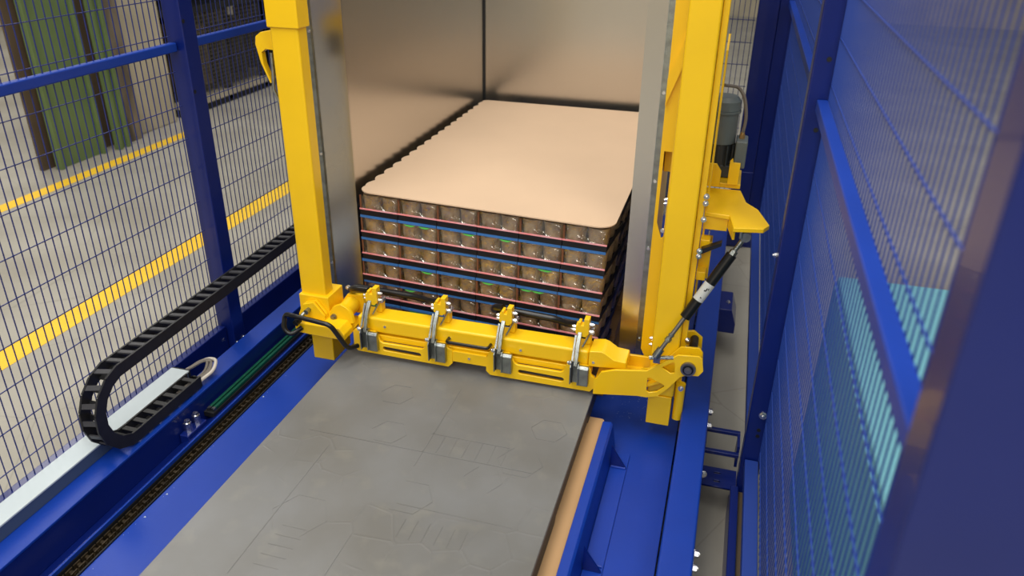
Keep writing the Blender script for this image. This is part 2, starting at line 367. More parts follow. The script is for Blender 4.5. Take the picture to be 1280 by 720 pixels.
# ------------------------------------------------------------------ plastic pallet, slip sheet, wooden pallet
def rrect(x0, x1, y0, y1, r, n=6):
    o = []
    for cx, cy, a0 in ((x1-r, y1-r, 0), (x0+r, y1-r, 90), (x0+r, y0+r, 180), (x1-r, y0+r, 270)):
        for k in range(n+1): a = radians(a0+90*k/n); o.append((cx+r*cos(a), cy+r*sin(a)))
    return o
pp = thing('plastic_pallet', (-.67, 1.3, -.13), 'empty grey plastic pallet with worn flat deck in front of the yellow clamp bar', 'pallet')
PX0, PX1, PY0, PY1 = -1.072, -.278, .62, 1.99
obj('deck', MB().prism(rrect(PX0, PX1, PY0, PY1, .015), 2, -.012, 0), 'deck', pp, bevel=.002)
obj('deck_rim', MB().prism(rrect(PX0+.004, PX1-.004, PY0+.004, PY1-.004, .012), 2, -.036, -.0125), 'deck_side', pp)
for sx in (PX0+.001, PX1-.0035):
    q = [(PY0+.02, -.0125)]
    for a_, b_ in ((PY0+.02, PY0+.17), (1.20, 1.42), (PY1-.17, PY1-.02)):
        q += [(a_, -.050), (a_+.012, -.0633), (b_-.012, -.0633), (b_, -.050)]
    q.append((PY1-.02, -.0125))
    obj('side_wall', MB().prism(q, 0, sx, sx+.0025), 'deck_side', pp)
for i, (y0, y1) in enumerate(((PY0+.01, PY0+.16), (1.22, 1.40), (PY1-.16, PY1-.01))):
    for x0, x1 in ((PX0+.008, PX0+.13), (-.74, -.61), (PX1-.13, PX1-.002)):
        obj('block_foot', box(x0, x1, y0, y1, -.0635, -.0365), 'deck_side', pp, bevel=.004)
# faint relief on the deck: ribs and ladder rungs, real raised lines half a millimetre proud
mb = MB()
mb.box(-.98, -.36, 1.497, 1.500, 0, .0008)
mb.box(-.655, -.652, 1.44, 1.80, 0, .0008)
for k in range(1, 7): mb.box(-.655+.035*k, -.653+.035*k, 1.505, 1.575, 0, .0008)
mb.box(-.66, -.44, 1.576, 1.579, 0, .0008); mb.box(-.64, -.34, 1.30, 1.3025, 0, .0005); mb.box(-.9, -.897, 1.0, 1.45, 0, .0008)
for k in range(6): mb.box(-.60+.03*k, -.598+.03*k, 1.20, 1.26, 0, .0007)
for k in range(5): mb.box(-.86, -.80, 1.04+.03*k, 1.042+.03*k, 0, .0007)
mb.box(-.70, -.697, .90, 1.18, 0, .0008)
obj('raised_ribs', mb, 'deck', pp)
mb = MB()
for cx, cy, r in ((-.40, 1.53, .06), (-.47, 1.44, .05), (-.62, 1.33, .06), (-.77, 1.55, .05), (-.84, 1.20, .07), (-.82, 1.72, .05), (-.5, 1.0, .08), (-.36, 1.68, .05)):
    for k in range(6):
        if random.random() < .25: continue
        a, b = radians(60*k), radians(60*k+60)
        p, q = Vector((cx+r*cos(a), cy+r*sin(a), .0002)), Vector((cx+r*cos(b), cy+r*sin(b), .0002))
        mb.cyl(p, q, .0006, n=4, caps=False)
obj('hexagon_relief', mb, 'deck', pp)

sheet = obj('slip_sheet', MB().prism(rrect(-1.05, -.236, .5, 1.865, .01), 2, -.067, -.064), 'card_tan')
tag(sheet, 'tan cardboard slip sheet sticking out from under the grey plastic pallet', 'cardboard sheet')
bed = obj('pallet_bed', box(-1.06, -.243, .55, 1.86, -.13, -.0675), 'track', base, label='black support bed under the slip sheet')

wp = thing('wooden_pallet', (-.68, 2.75, -.13), 'wooden pallet under the stacked trays inside the steel shroud', 'pallet')
for k in range(7):
    y = 2.075+k*.195; obj('deck_board', box(-1.095, -.275, y, y+.12, -.022, -.001), 'wood', wp)
for x in (-1.095, -.745, -.375):
    obj('stringer_board', box(x, x+.10, 2.075, 3.365, -.044, -.0225), 'wood', wp)
    obj('bottom_board', box(x, x+.10, 2.075, 3.365, -.1295, -.108), 'wood', wp)
    for y in (2.075, 2.66, 3.265): obj('block', box(x, x+.10, y, y+.10, -.1075, -.0445), 'wood', wp)

# ------------------------------------------------------------------ trays of pots on the pallet
SX0, SY0, TOP, LH = -1.090, 2.100, .460, .0765
PW, PD = .1332, .2145
ordn = ['first', 'second', 'third', 'fourth', 'fifth', 'sixth']
layer = ['top layer', 'second layer down', 'third layer down', 'fourth layer down', 'fifth layer down', 'bottom layer']
def pot_mesh():
    prof = [(0, .006), (.024, .006), (.029, .010), (.0315, .045), (.0325, .058), (.0335, .060), (.0335, .0635), (0, .0635)]
    n = 14; v = []; f = []
    for r, z in prof: v += [(r*cos(2*pi*k/n), r*sin(2*pi*k/n), z) for k in range(n)]
    for i in range(len(prof)-1):
        for k in range(n): f.append((i*n+k, i*n+(k+1) % n, (i+1)*n+(k+1) % n, (i+1)*n+k))
    me = bpy.data.meshes.new('pot'); me.from_pydata(v, [], f); me.update(); me.shade_smooth(); me.set_sharp_from_angle(angle=radians(40))
    me.materials.append(M['pot']); return me
POT = pot_mesh()
def local(mb, name, m):
    me = mb.mesh(name); me.materials.append(M[m]); return me
W, D = PW-.002, PD-.002
SK = radians(-4.2)
def ring(x0, x1, y0, y1, z0, z1, t=.0015):
    m_ = MB()
    m_.box(x0, x1, y0, y0+t, z0, z1); m_.box(x0, x1, y1-t, y1, z0, z1); m_.box(x0, x0+t, y0+t, y1-t, z0, z1); m_.box(x1-t, x1, y0+t, y1-t, z0, z1)
    return m_
TRAY = local(ring(0, W, 0, D, .0, .018).box(.0015, W-.0015, .0015, D-.0015, .0, .004), 'tray', 'tray')
RIM = local(MB().box(-.0008, W+.0008, -.0014, .002, .0180, .0222), 'tray_rim', 'rim')
SLV = local(MB().box(0, W, 0, .002, .0675, .0762).box(.002, W-.002, .002, D-.002, .0740, .0762), 'top_sleeve', 'sleeve')
def film():
    m_ = MB(); v = []; f = []
    nx = 8; per = []
    for k in range(nx+1): per.append((W*k/nx, 0.0012))
    for k in range(1, 9): per.append((W-.0012, D*k/8))
    for k in range(1, nx+1): per.append((W-W*k/nx, D-.0012))
    for k in range(1, 8): per.append((.0012, D-D*k/8))
    zs = [.021, .033, .044, .055, .0670]
    for j, z in enumerate(zs):
        for i, (x, y) in enumerate(per):
            q = .0018*(0 if j in (0, 4) else 1)*(1+.7*sin(i*2.1+j*1.7))
            v.append((x+(W/2-x)/W*2*q, y+(D/2-y)/D*2*q, z))
    n = len(per)
    for j in range(4):
        for i in range(n): f.append((j*n+i, j*n+(i+1) % n, (j+1)*n+(i+1) % n, (j+1)*n+i))
    m_.add(v, f); me = m_.mesh('shrink_film'); me.shade_smooth(); me.materials.append(M['film']); return me
FILM = film()
FLAP = local(MB().box(.0, .006, .001, .0018, .0222, .0655), 'corner_flap', 'flap')
GLINT = local(MB().prism([(0, 0), (.040, 0), (.026, -.006), (.010, -.0045)], 1, 0, .0008), 'green_glint', 'greenglint')  # green glint of the film, drawn as a small coloured sliver
def child(name, me, par, loc=(0, 0, 0), rz=0):
    o = bpy.data.objects.new(name, me); COL.objects.link(o); o.parent = par; o.location = loc; o.rotation_euler = (0, 0, rz); return o
pkn = 0
for l in range(6):
    lx = random.uniform(-.0015, .0015)-.0015*l; ly = random.uniform(-.0015, .0015)
    for c in range(6):
        for r in range(6):
            front = r == 0; right = c == 5; left = (c == 0 and l == 0)
            if not (front or right or left): continue
            if front:
                where = 'front face, %s, %s from left' % (layer[l], ordn[c])
                grp = 'trays on the front face of the stack'
            elif right:
                where = 'right flank, %s, %s from front' % (layer[l], ordn[r])
                grp = 'trays on the right flank of the stack'
            else:
                where = 'left edge of top layer, %s from front' % ordn[r]
                grp = 'trays along the left edge of the top layer'
            x = SX0+c*PW+lx; yy = SY0+r*PD+ly+random.uniform(-.0008, .0008)+(c*PW*math.tan(SK) if front else (-.050 if right else 0)); z = TOP-(l+1)*LH
            t = thing('pot_tray', (x, yy, z), 'film-wrapped tray of brown pots, '+where, 'multipack', grp)
            if front: t.rotation_euler = (0, 0, SK)
            child('tray', TRAY, t)
            if front: child('tray_rim', RIM, t); child('corner_flap', FLAP, t)
            if l and front: child('top_sleeve', SLV, t)
            child('shrink_film', FILM, t)
            cells = set()
            for i in range(2):
                for j in range(3):
                    if (front and j == 0) or (right and i == 1) or (left and i == 0): cells.add((i, j))
            for i, j in sorted(cells):
                child('pot', POT, t, ((i+.5)*W/2, .0357+j*.0705, 0), random.uniform(0, 6))
            if front and l and random.random() < .38:
                for _ in range(random.choice((1, 1, 2))):
                    child('green_glint', GLINT, t, (random.uniform(.0, W-.045), -.0012, .0655))
# card sheet on top
def card():
    x0, x1, y0, y1, r = SX0-.003, SX0+6*PW+.016, SY0-.008, SY0+6*PD+.003, .05
    yr = y0+(x1-x0)*math.tan(SK)
    pts = []
    for k in range(9): a = radians(90*k/8); pts.append((x1-r+r*cos(a), y1-r+r*sin(a)))
    for k in range(9): a = radians(90+90*k/8); pts.append((x0+r*.5+r*.5*cos(a), y1-r*.5+r*.5*sin(a)))
    n = 17                                        # scalloped left edge, dented by the pots
    for k in range(n*6):
        y = y1-.03-(y1-y0-.075)*k/(n*6); pts.append((x0+.009-.012*abs(sin(pi*k/6)), y))
    for k in range(9): a = radians(180+86*k/8); pts.append((x0+r+r*cos(a), y0+r+r*sin(a)-.002))
    for k in range(9): a = radians(266+94*k/8); pts.append((x1-r+r*cos(a), yr+r+r*sin(a)))
    return MB().prism(pts, 2, TOP-.0012, TOP+.0022)
tag(obj('card_layer_sheet', card(), 'card'), 'large flat kraft cardboard sheet with rounded corners covering the tray stack', 'cardboard sheet')

# ------------------------------------------------------------------ stainless shroud
sh = thing('steel_shroud', (-.7, 2.9, -.13), 'three-sided brushed stainless steel shroud standing around the stacked trays', 'shroud')
WL, WR, YB = -1.118, -.232, 3.47
obj('left_sheet', box(WL-.003, WL, 2.14, YB, 0.02, 1.9), 'inox', sh)
obj('left_flange', box(-1.222, WL, 2.135, 2.139, 0.02, 1.9), 'inox', sh)
obj('left_edge', box(-1.236, -1.2195, 2.128, 2.15, 0.02, 1.9), 'zinc', sh)
obj('back_sheet', box(WL, WR+.06, YB, YB+.003, 0.02, 1.9), 'inox', sh)
obj('corner_seam', box(WL, WL+.006, YB-.008, YB-.0005, .02, 1.9), 'dark_steel', sh)
obj('right_sheet', box(WR, WR+.003, 2.10, YB, .03, 1.9), 'inox', sh)
obj('right_flange', box(WR-.006, -.186, 2.075, 2.079, .03, 1.9), 'inox', sh)
obj('right_edge', box(-.186, -.168, 2.07, 2.085, .03, 1.9), 'zinc', sh)
for z in (.12, .42, .86, 1.2, .62):
    obj('screw', MB().cyl((-.177, 2.07, z-.02), (-.177, 2.066, z-.02), .0045, n=10), 'bolt', sh)
for z in (.185, .56, .93): obj('screw', MB().cyl((-1.2225, 2.1278, z), (-1.2225, 2.124, z), .0045, n=10), 'bolt', sh)

# ------------------------------------------------------------------ yellow lift frame
lf = thing('lift_frame', (-.65, 1.95, -.08), 'yellow painted steel lift frame with two tall posts beside the tray stack', 'lift frame')
obj('post', box(-1.210, -1.126, 1.90, 1.950, .16, 2.0), 'yellow', lf, bevel=.006, label='left yellow post')
obj('post_collar', box(-1.215, -1.120, 1.894, 1.956, .972, 2.02), 'yellow', lf, bevel=.004)
obj('post_sleeve', box(-1.212, -1.112, 1.888, 1.985, .095, .185), 'yellow', lf, bevel=.003)
obj('post_foot', box(-1.192, -1.120, 1.902, 2.02, -.05, .0945), 'yellow', lf, bevel=.003)
obj('pivot_lug', MB().prism([(-1.2, .098), (-1.203, .130), (-1.186, .165), (-1.149, .176), (-1.116, .135), (-1.113, .098)], 1, 1.862, 1.872), 'yellow', lf, bevel=.0015)
obj('pivot_lug', MB().prism([(-1.2, .098), (-1.203, .130), (-1.186, .165), (-1.149, .176), (-1.116, .135), (-1.113, .098)], 1, 1.877, 1.887), 'yellow', lf, bevel=.0015)
obj('lock_pin', MB().cyl((-1.166, 1.861, .150), (-1.166, 1.842, .150), .008).cyl((-1.172, 1.842, .146), (-1.177, 1.818, .136), .0065, n=12), 'zinc', lf, smooth=True)
obj('pin_knob', MB().cyl((-1.177, 1.818, .136), (-1.180, 1.800, .130), .011, .0095), 'black', lf, smooth=True, label='black knob')
obj('side_arm', MB().prism([(-1.20, .085), (-1.20, .118), (-1.05, .120), (-1.035, .10), (-1.035, .080), (-1.15, .082)], 1, 1.828, 1.888), 'yellow', lf, bevel=.003)
obj('grab_bar', MB().tube([(-1.175, 1.827, .105), (-1.200, 1.80, .088), (-1.222, 1.80, .105), (-1.222, 1.815, .150), (-1.185, 1.80, .158), (-1.062, 1.80, .146), (-1.022, 1.82, .060), (-1.010, 1.86, .05)], .0075, 10, rnd=.018), 'black', lf, smooth=True, label='black tubular grab bar')
obj('hinge_block', MB().prism([(-1.116, .090), (-1.116, .130), (-1.097, .158), (-1.072, .170), (-1.050, .160), (-1.036, .142), (-1.030, .110)], 1, 1.886, 1.90), 'yellow', lf, bevel=.002)
obj('hinge_block', MB().prism([(-1.112, .10), (-1.112, .132), (-1.090, .162), (-1.040, .166), (-1.024, .10)], 1, 1.97, 1.984), 'yellow', lf, bevel=.002)
obj('hinge_pin', MB().cyl((-1.096, 1.886, .124), (-1.096, 1.879, .124), .010).cyl((-1.096, 1.879, .124), (-1.096, 1.875, .124), .006), 'steel', lf, smooth=True)
obj('hinge_core', MB().cyl((-1.075, 1.9005, .13), (-1.075, 1.9695, .13), .027, n=20), 'yellow', lf, smooth=True)
obj('arm_shelf', box(-1.107, -1.035, 1.8885, 1.97, .083, .0895), 'yellow', lf)
obj('hinge_bolt', hexbolt((-1.10, 2.0, .17), (0, -1, .4), .006, .01), 'bolt', lf)
# strap hook, left of the post near the top of the view
obj('strap_hook', MB().prism([(-1.211, .955), (-1.232, .958), (-1.262, .952), (-1.279, .940), (-1.282, .92), (-1.272, .87), (-1.250, .815), (-1.246, .818), (-1.264, .868), (-1.266, .898), (-1.252, .908), (-1.211, .905)], 1, 1.935, 1.955), 'yellow', lf, bevel=.001)
obj('hook_spring', MB().tube([(-1.232, 1.93, .90), (-1.234, 1.93, .845), (-1.238, 1.93, .80), (-1.220, 1.94, .74)], .005, 8), 'zinc', lf, smooth=True)
obj('hook_pad', box(-1.262, -1.2115, 1.962, 1.97, .83, .905), 'rubber', lf, bevel=.004)
# right post
obj('post', box(-.127, -.052, 1.905, 1.985, .02, 2.0), 'yellow', lf, bevel=.006, label='right yellow post')
obj('post_foot', box(-.122, -.056, 1.903, 1.978, -.077, .0195), 'yellow', lf, bevel=.002)
obj('post_side_plate', box(-.0515, -.036, 1.935, 1.975, .0, 2.0), 'yellow', lf, bevel=.002)
obj('side_fin', MB().prism([(1.99, .30), (2.04, .34), (2.04, 1.0), (1.98, .97)], 0, -.033, -.028), 'yellow', lf)
obj('guide_roller', MB().cyl((-.036, 1.925, -.058), (-.036, 1.925, .06), .014), 'yellow', lf, smooth=True)
plate('web_plate', [(-.166, .10), (-.128, .02), (-.128, 2.0), (-.166, 2.0)], [[(-.157, .50), (-.142, .455), (-.136, .46), (-.136, .70), (-.157, .70)]], 2.02, 2.026, 'yellow', lf)
obj('diagonal_brace', MB().prism([(-.166, .82), (-.128, .93), (-.128, 1.0), (-.166, .89)], 1, 2.008, 2.0195), 'yellow', lf)
obj('rear_web', box(-.166, -.162, 2.0265, 2.3, .1, 2.0), 'yellow', lf)
obj('brace_stub', box(-.160, -.128, 2.10, 2.16, .62, .68), 'yellow', lf, bevel=.002)
for p in ((-.129, 1.93, .60), (-.129, 1.93, .59), (-.129, 1.93, .19), (-.129, 1.93, .17)): bolt(p, (-1, 0, 0), lf, .005, .004)
bolt((-.139, 2.018, .48), (0, -1, 0), lf, .005, .005)
for p in ((-.034, 1.935, .618), (-.034, 1.935, .60), (-.034, 1.935, .556), (-.034, 1.93, .20), (-.034, 1.93, .175), (-.034, 1.93, .47), (-.034, 1.93, .455)): bolt(p, (.5, -1, .2), lf, .006, .006)
bolt((-.034, 1.885, .07), (0, -1, 0), lf, .006, .006)
# gas spring bracket plate
BR = [(-.044, 2.185), (.053, 2.185), (.070, 2.089), (.101, 2.042), (.129, 1.935), (.115, 1.905), (.042, 1.889), (.030, 1.972), (-.034, 1.981)]
obj('spring_bracket', MB().prism(BR, 2, .548, .560), 'yellow', lf, bevel=.002)
obj('bracket_skirt', box(-.034, .028, 1.982, 1.990, .512, .5475), 'yellow', lf, bevel=.001)
obj('bracket_lug', box(.060, .068, 1.93, 1.97, .515, .5475), 'zinc', lf, bevel=.002)
obj('bracket_skirt', MB().prism([(.0285, 1.985), (.0285, 1.977), (.043, 1.895), (.048, 1.899)], 2, .525, .5475), 'yellow', lf)
obj('upper_ear', MB().prism([(-.048, .575), (-.048, .640), (-.021, .640), (-.007, .620), (-.007, .575)], 1, 2.15, 2.158), 'yellow', lf, bevel=.001)
obj('upper_ear', MB().prism([(.013, .575), (.013, .642), (.020, .650), (.022, .638), (.042, .638), (.042, .575)], 1, 2.18, 2.188), 'yellow', lf, bevel=.001)
for z, h_ in ((.455, .035), (.372, .025)): obj('stop_block', box(-.035, -.010, 1.96, 2.0, z, z+h_), 'yellow', lf, bevel=.002)
obj('stop_backing', box(-.035, -.004, 2.0005, 2.05, .36, .47), 'yellow', lf, bevel=.002)
obj('limit_stop', MB().prism([(-.03, .46), (.02, .49), (.02, .50), (-.03, .475)], 1, 1.93, 1.95), 'black', lf)
obj('cross_pin', MB().cyl((.030, 2.05, .505), (.075, 2.05, .505), .010), 'steel', lf, smooth=True)
for p in ((.027, 2.05, .505),): bolt(p, (-1, -.5, .2), lf, .008, .006)
# pivot knuckle at the lower right
KN = [(-.05, .10), (-.05, .165), (-.035, .196), (-.015, .196), (.008, .178), (.012, .15), (.012, .11)]
obj('knuckle_plate', MB().prism([(-.052, .112), (-.052, .172), (-.020, .179), (.006, .160), (.008, .112)], 1, 2.025, 2.035), 'yellow', lf, bevel=.0015)

# ------------------------------------------------------------------ clamp bar
cb = thing('clamp_bar', (-.6, 1.92, .01), 'yellow hinged clamp bar with four toggle clamps across the front of the tray stack', 'clamp bar')
obj('main_beam', box(-1.022, -.30, 1.895, 1.968, .084, .136), 'yellow', cb, bevel=.008, seg=3)
obj('beam_end', MB().prism([(-.2995, .088), (-.2995, .138), (-.265, .143), (-.251, .138), (-.227, .122), (-.192, .119), (-.190, .098), (-.262, .090)], 1, 1.893, 1.97), 'yellow', cb, bevel=.003)
obj('lower_strip', box(-1.0, -.29, 1.897, 1.925, .058, .0775), 'yellow', cb, bevel=.002)
obj('dark_gap_strip', box(-.99, -.31, 1.93, 1.96, .0780, .0838), 'track', cb)  # dark strip painted in for the open gap under the beam
A_out = [(-1.020, .020), (-1.032, .032), (-1.032, .088), (-1.026, .094), (-.962, .094), (-.955, .088), (-.945, .066), (-.935, .060), (-.808, .060), (-.799, .066), (-.790, .088), (-.784, .094), (-.736, .094), (-.730, .088), (-.722, .078), (-.709, .074), (-.709, .030), (-.722, .016)]
plate('slotted_plate', A_out, [slot(-.873, .0405, .056, .0078, -.02)], 1.880, 1.892, 'yellow', cb, label='left slotted yellow plate')
B_out = [(-.590, .012), (-.602, .024), (-.602, .068), (-.592, .090), (-.586, .094), (-.534, .094), (-.527, .088), (-.516, .066), (-.506, .060), (-.377, .060), (-.368, .066), (-.360, .088), (-.354, .094), (-.300, .094), (-.293, .088), (-.287, .066), (-.277, .060), (-.277, .026), (-.288, .012)]
plate('slotted_plate', B_out, [slot(-.435, .038, .062, .0078, -.02)], 1.880, 1.892, 'yellow', cb, label='right slotted yellow plate')
obj('link_bar', box(-.7085, -.6025, 1.8825, 1.892, .036, .071), 'yellow', cb, bevel=.001)
for x, z in ((-.655, .056), (-.93, .112), (-.72, .108), (-.50, .106), (-.285, .104)): obj('rivet', MB().cyl((x, 1.896 if z > .08 else 1.8825, z), (x, 1.878 if z < .08 else 1.891, z), .0042, n=10), 'bolt', cb)
obj('centre_handle', MB().tube([(-.722, 1.895, .108), (-.722, 1.866, .110), (-.592, 1.866, .110), (-.592, 1.895, .108)], .0048, 8, rnd=.012), 'black', cb, smooth=True)
# arm to the right pivot
ARM = [(-.276, .016), (-.276, .064), (-.268, .070), (-.257, .092), (-.217, .106), (-.132, .119), (-.052, .185), (.003, .190), (.012, .184), (.019, .147), (.008, .130), (-.024, .126), (-.040, .118), (-.063, .082), (-.094, .044), (-.125, .034), (-.150, .034)]
plate('pivot_arm', ARM, [[(-.093, .139), (-.064, .161), (-.058, .159), (-.055, .128), (-.066, .123)], [(-.127, .098), (-.121, .101), (-.080, .084), (-.079, .077), (-.098, .057), (-.119, .050), (-.127, .055)]], 1.866, 1.876, 'yellow', cb, label='front pivot arm with cut-outs')
ARM2 = [(-.276, .030), (-.276, .085), (-.222, .088), (-.140, .090), (-.086, .126), (-.045, .150), (-.002, .150), (.013, .130), (.017, .09), (-.036, .08), (-.060, .066), (-.130, .03)]
plate('pivot_arm', ARM2, [], 1.9885, 1.9985, 'yellow', cb)
plate('pivot_arm', [(-.15, .075), (-.15, .105), (-.128, .112), (-.088, .145), (-.048, .196), (.000, .200), (.010, .190), (.012, .16), (-.03, .14), (-.075, .10), (-.11, .075)], [], 1.8935, 1.9015, 'yellow', cb)
obj('arm_floor', MB().prism([(-.276, .040), (-.276, .052), (-.150, .056), (-.150, .044)], 1, 1.8765, 1.988), 'yellow', cb)
obj('inner_web', MB().prism([(-.127, .062), (-.127, .070), (-.075, .098), (-.070, .092)], 1, 1.8765, 1.893), 'yellow', cb)
obj('pivot_bush', MB().cyl((-.021, 1.8655, .150), (-.021, 1.857, .150), .0205, n=24), 'steel', cb, smooth=True)
obj('pivot_ring', MB().cyl((-.021, 1.8565, .150), (-.021, 1.8545, .150), .0150, n=20), 'black', cb, smooth=True)
obj('pivot_bolt', MB().cyl((-.021, 1.854, .150), (-.021, 1.851, .150), .010, n=20).cyl((-.021, 1.851, .150), (-.021, 1.849, .150), .005, n=6), 'steel', cb, smooth=True)
obj('pivot_roller', MB().cyl((-.016, 1.8765, .162), (-.016, 1.893, .162), .017, n=20).cyl((-.016, 1.902, .158), (-.016, 2.02, .158), .012, n=16), 'rust', cb, smooth=True)
# toggle clamps
def toggle(cx, k):
    t = MB()
    for s in (-1, 1):
        t.prism([(1.857, .040), (1.877, .040), (1.879, .108), (1.862, .108), (1.855, .098)], 0, cx-.011*s-.0018-.008, cx-.011*s+.0018-.008)
    t.box(cx-.021, cx+.001, 1.8755, 1.879, .038, .108)
    tc = obj('toggle_clamp', t, 'zinc', cb, bevel=.001, label='bright zinc toggle clamp')
    obj('clamp_base', MB().prism([(1.864, .036), (1.8795, .036), (1.8795, .098), (1.868, .100), (1.862, .092)], 0, cx+.003, cx+.032), 'zinc', tc, bevel=.002)
    obj('lever', MB().prism([(1.862, .10), (1.874, .10), (1.893, .145), (1.918, .178), (1.910, .186), (1.884, .158)], 0, cx-.012, cx-.001), 'zinc', tc, bevel=.001)
    obj('lever_strap', MB().prism([(1.860, .118), (1.866, .118), (1.902, .178), (1.897, .182)], 0, cx-.018, cx-.013), 'zinc', tc)
    obj('clamp_slot', box(cx-.0155, cx-.0105, 1.853, 1.8545, .05, .10), 'black', tc)
    obj('pivot_screw', hexbolt((cx-.022, 1.866, .108), (-1, -.6, .3), .0065, .006), 'bolt', tc)
    obj('lug_post', box(cx+.006, cx+.022, 1.932, 1.96, .137, .172), 'yellow', tc, bevel=.002)
    lug = obj('hook_lug', MB().prism([(cx-.020, .180), (cx-.020, .206), (cx-.014, .207), (cx-.014, .216), (cx-.006, .216), (cx-.006, .206), (cx+.003, .206), (cx+.003, .228), (cx+.018, .228), (cx+.018, .180), (cx+.008, .170), (cx-.006, .170)], 1, 1.912, 1.938), 'yellow', tc, bevel=.0012, label='yellow notched hook lug')
    for s, z in ((-1, .194), (-1, .184), (1, .207), (1, .184)):
        obj('lug_nut', hexbolt((cx+s*.0185, 1.925, z), (s, 0, 0), .0055, .009), 'bolt', tc)
    obj('tie_rod', MB().cyl((cx+.024, 1.930, .186), (cx+.004, 1.905, .142), .0026, n=8), 'zinc', tc, smooth=True)
    obj('tie_clevis', MB().cyl((cx+.026, 1.945, .182), (cx+.026, 1.925, .182), .007, n=12), 'bolt', tc, smooth=True)
for k, cx in enumerate((-.978, -.757, -.552, -.325)): toggle(cx, k)
obj('lever_handle', MB().tube([(-.996, 1.935, .205), (-1.050, 1.950, .195), (-1.085, 1.985, .172), (-1.070, 2.0, .176), (-.870, 2.0, .172), (-.825, 1.98, .176), (-.772, 1.935, .202)], .0105, 12, rnd=.02), 'black', cb, smooth=True, label='left black lever handle')
obj('lever_handle', MB().tube([(-.566, 1.935, .215), (-.595, 1.950, .205), (-.612, 1.985, .176), (-.590, 2.0, .174), (-.420, 2.0, .166), (-.385, 1.98, .168), (-.340, 1.935, .196)], .0105, 12, rnd=.02), 'black', cb, smooth=True, label='right black lever handle')

# ------------------------------------------------------------------ gas spring
A = Vector((.076, 1.945, .520)); B = Vector((-.106, 1.86, .186)); dv = (B-A)
gs = thing('gas_spring', A, 'slanting black gas spring with silver label in front of the right yellow post', 'gas spring')
def at(t): return A+dv*t
obj('eye', MB().cyl(at(.0)+Vector((0, -.012, 0)), at(.0)+Vector((0, .012, 0)), .013, n=16), 'zinc', gs, smooth=True)
obj('end_rod', MB().cyl(at(.0), at(.12), .0065).cyl(at(.12), at(.15), .0105, n=6), 'zinc', gs, smooth=True)
obj('cylinder', MB().cyl(at(.15), at(.68), .0145, n=24), 'black', gs, smooth=True)
lab = obj('label_band', MB().cyl(at(.39), at(.53), .0148, n=24), 'label', gs, smooth=True, label='silver label band')
nrm = Vector((0, -1, .1)); nrm = (nrm-dv.normalized()*nrm.dot(dv.normalized())).normalized()
side = dv.normalized().cross(nrm)
for (t, s, w_, l_) in ((.435, 0, .003, .010), (.445, .003, .0025, .004), (.425, -.004, .002, .006), (.50, 0, .004, .003)):
    c = at(t)+nrm*.0149+side*s
    q = MB(); du = dv.normalized()*(l_/2); ds = side*(w_/2); e = nrm*.0003
    q.add([c-du-ds, c+du-ds, c+du+ds, c-du+ds, c-du-ds+e, c+du-ds+e, c+du+ds+e, c-du+ds+e], [(0, 3, 2, 1), (4, 5, 6, 7), (0, 1, 5, 4), (1, 2, 6, 5), (2, 3, 7, 6), (3, 0, 4, 7)])
    obj('print_mark', q, 'black', lab)
obj('rod', MB().cyl(at(.68), at(.97), .0058), 'steel', gs, smooth=True)
obj('rod_nut', MB().cyl(at(.86), at(.89), .009, n=6).cyl(at(.83), at(.845), .008, n=10), 'zinc', gs)
obj('ball_socket', MB().cyl(at(.96), at(1.03), .0105, n=12).box(B.x-.010, B.x+.008, B.y-.004, B.y+.018, B.z-.030, B.z-.004).cyl(B+Vector((-.022, 0, -.018)), B+Vector((.042, .01, -.012)), .0055, n=8), 'zinc', gs, smooth=True)

# ------------------------------------------------------------------ gear motor behind the right post
gm = thing('gear_motor', (0, 2.27, .575), 'grey vertical electric gear motor behind the right yellow post', 'motor')
obj('motor_body', MB().cyl((-.022, 2.27, .672), (-.022, 2.27, .765), .042, n=24), 'motor', gm, smooth=True)
for k in range(12):
    a = 2*pi*k/12; obj('cooling_fin', MB().prism([(-.022+.042*cos(a)-.002*sin(a), 2.27+.042*sin(a)+.002*cos(a)), (-.022+.042*cos(a)+.002*sin(a), 2.27+.042*sin(a)-.002*cos(a)), (-.022+.048*cos(a)+.002*sin(a), 2.27+.048*sin(a)-.002*cos(a)), (-.022+.048*cos(a)-.002*sin(a), 2.27+.048*sin(a)+.002*cos(a))], 2, .612, .67), 'motor_dark', gm)
obj('fan_cowl', MB().cyl((-.022, 2.27, .7655), (-.022, 2.27, .790), .044, n=24).cyl((-.022, 2.27, .790), (-.022, 2.27, .802), .044, .034, n=24), 'motor', gm, smooth=True)
obj('cowl_rim', MB().cyl((-.022, 2.27, .758), (-.022, 2.27, .765), .0465, n=24), 'motor', gm, smooth=True)
obj('gearbox', MB().cyl((-.022, 2.27, .575), (-.022, 2.27, .671), .036, n=20), 'motor_dark', gm, smooth=True)
obj('flange', box(-.060, .018, 2.235, 2.31, .575, .612), 'motor_dark', gm, bevel=.004)
obj('terminal_box', box(.022, .054, 2.215, 2.29, .612, .690), 'motor', gm, bevel=.004, label='grey terminal box on the motor side')
obj('cable_gland', MB().cyl((.036, 2.25, .690), (.036, 2.25, .702), .008, n=6).cyl((.036, 2.25, .702), (.036, 2.25, .708), .006, n=12), 'brass', gm, label='brass cable gland')
cable = obj('motor_cable', MB().tube([(.036, 2.25, .705), (.040, 2.25, .74), (.036, 2.25, .775), (.026, 2.25, .81), (.008, 2.25, .832), (-.03, 2.22, .840)], .0048, 8, rnd=.03), 'grey_cable', gm, smooth=True)
obj('motor_mount', box(-.06, .05, 2.19, 2.33, .5605, .5745), 'yellow', lf, bevel=.002)

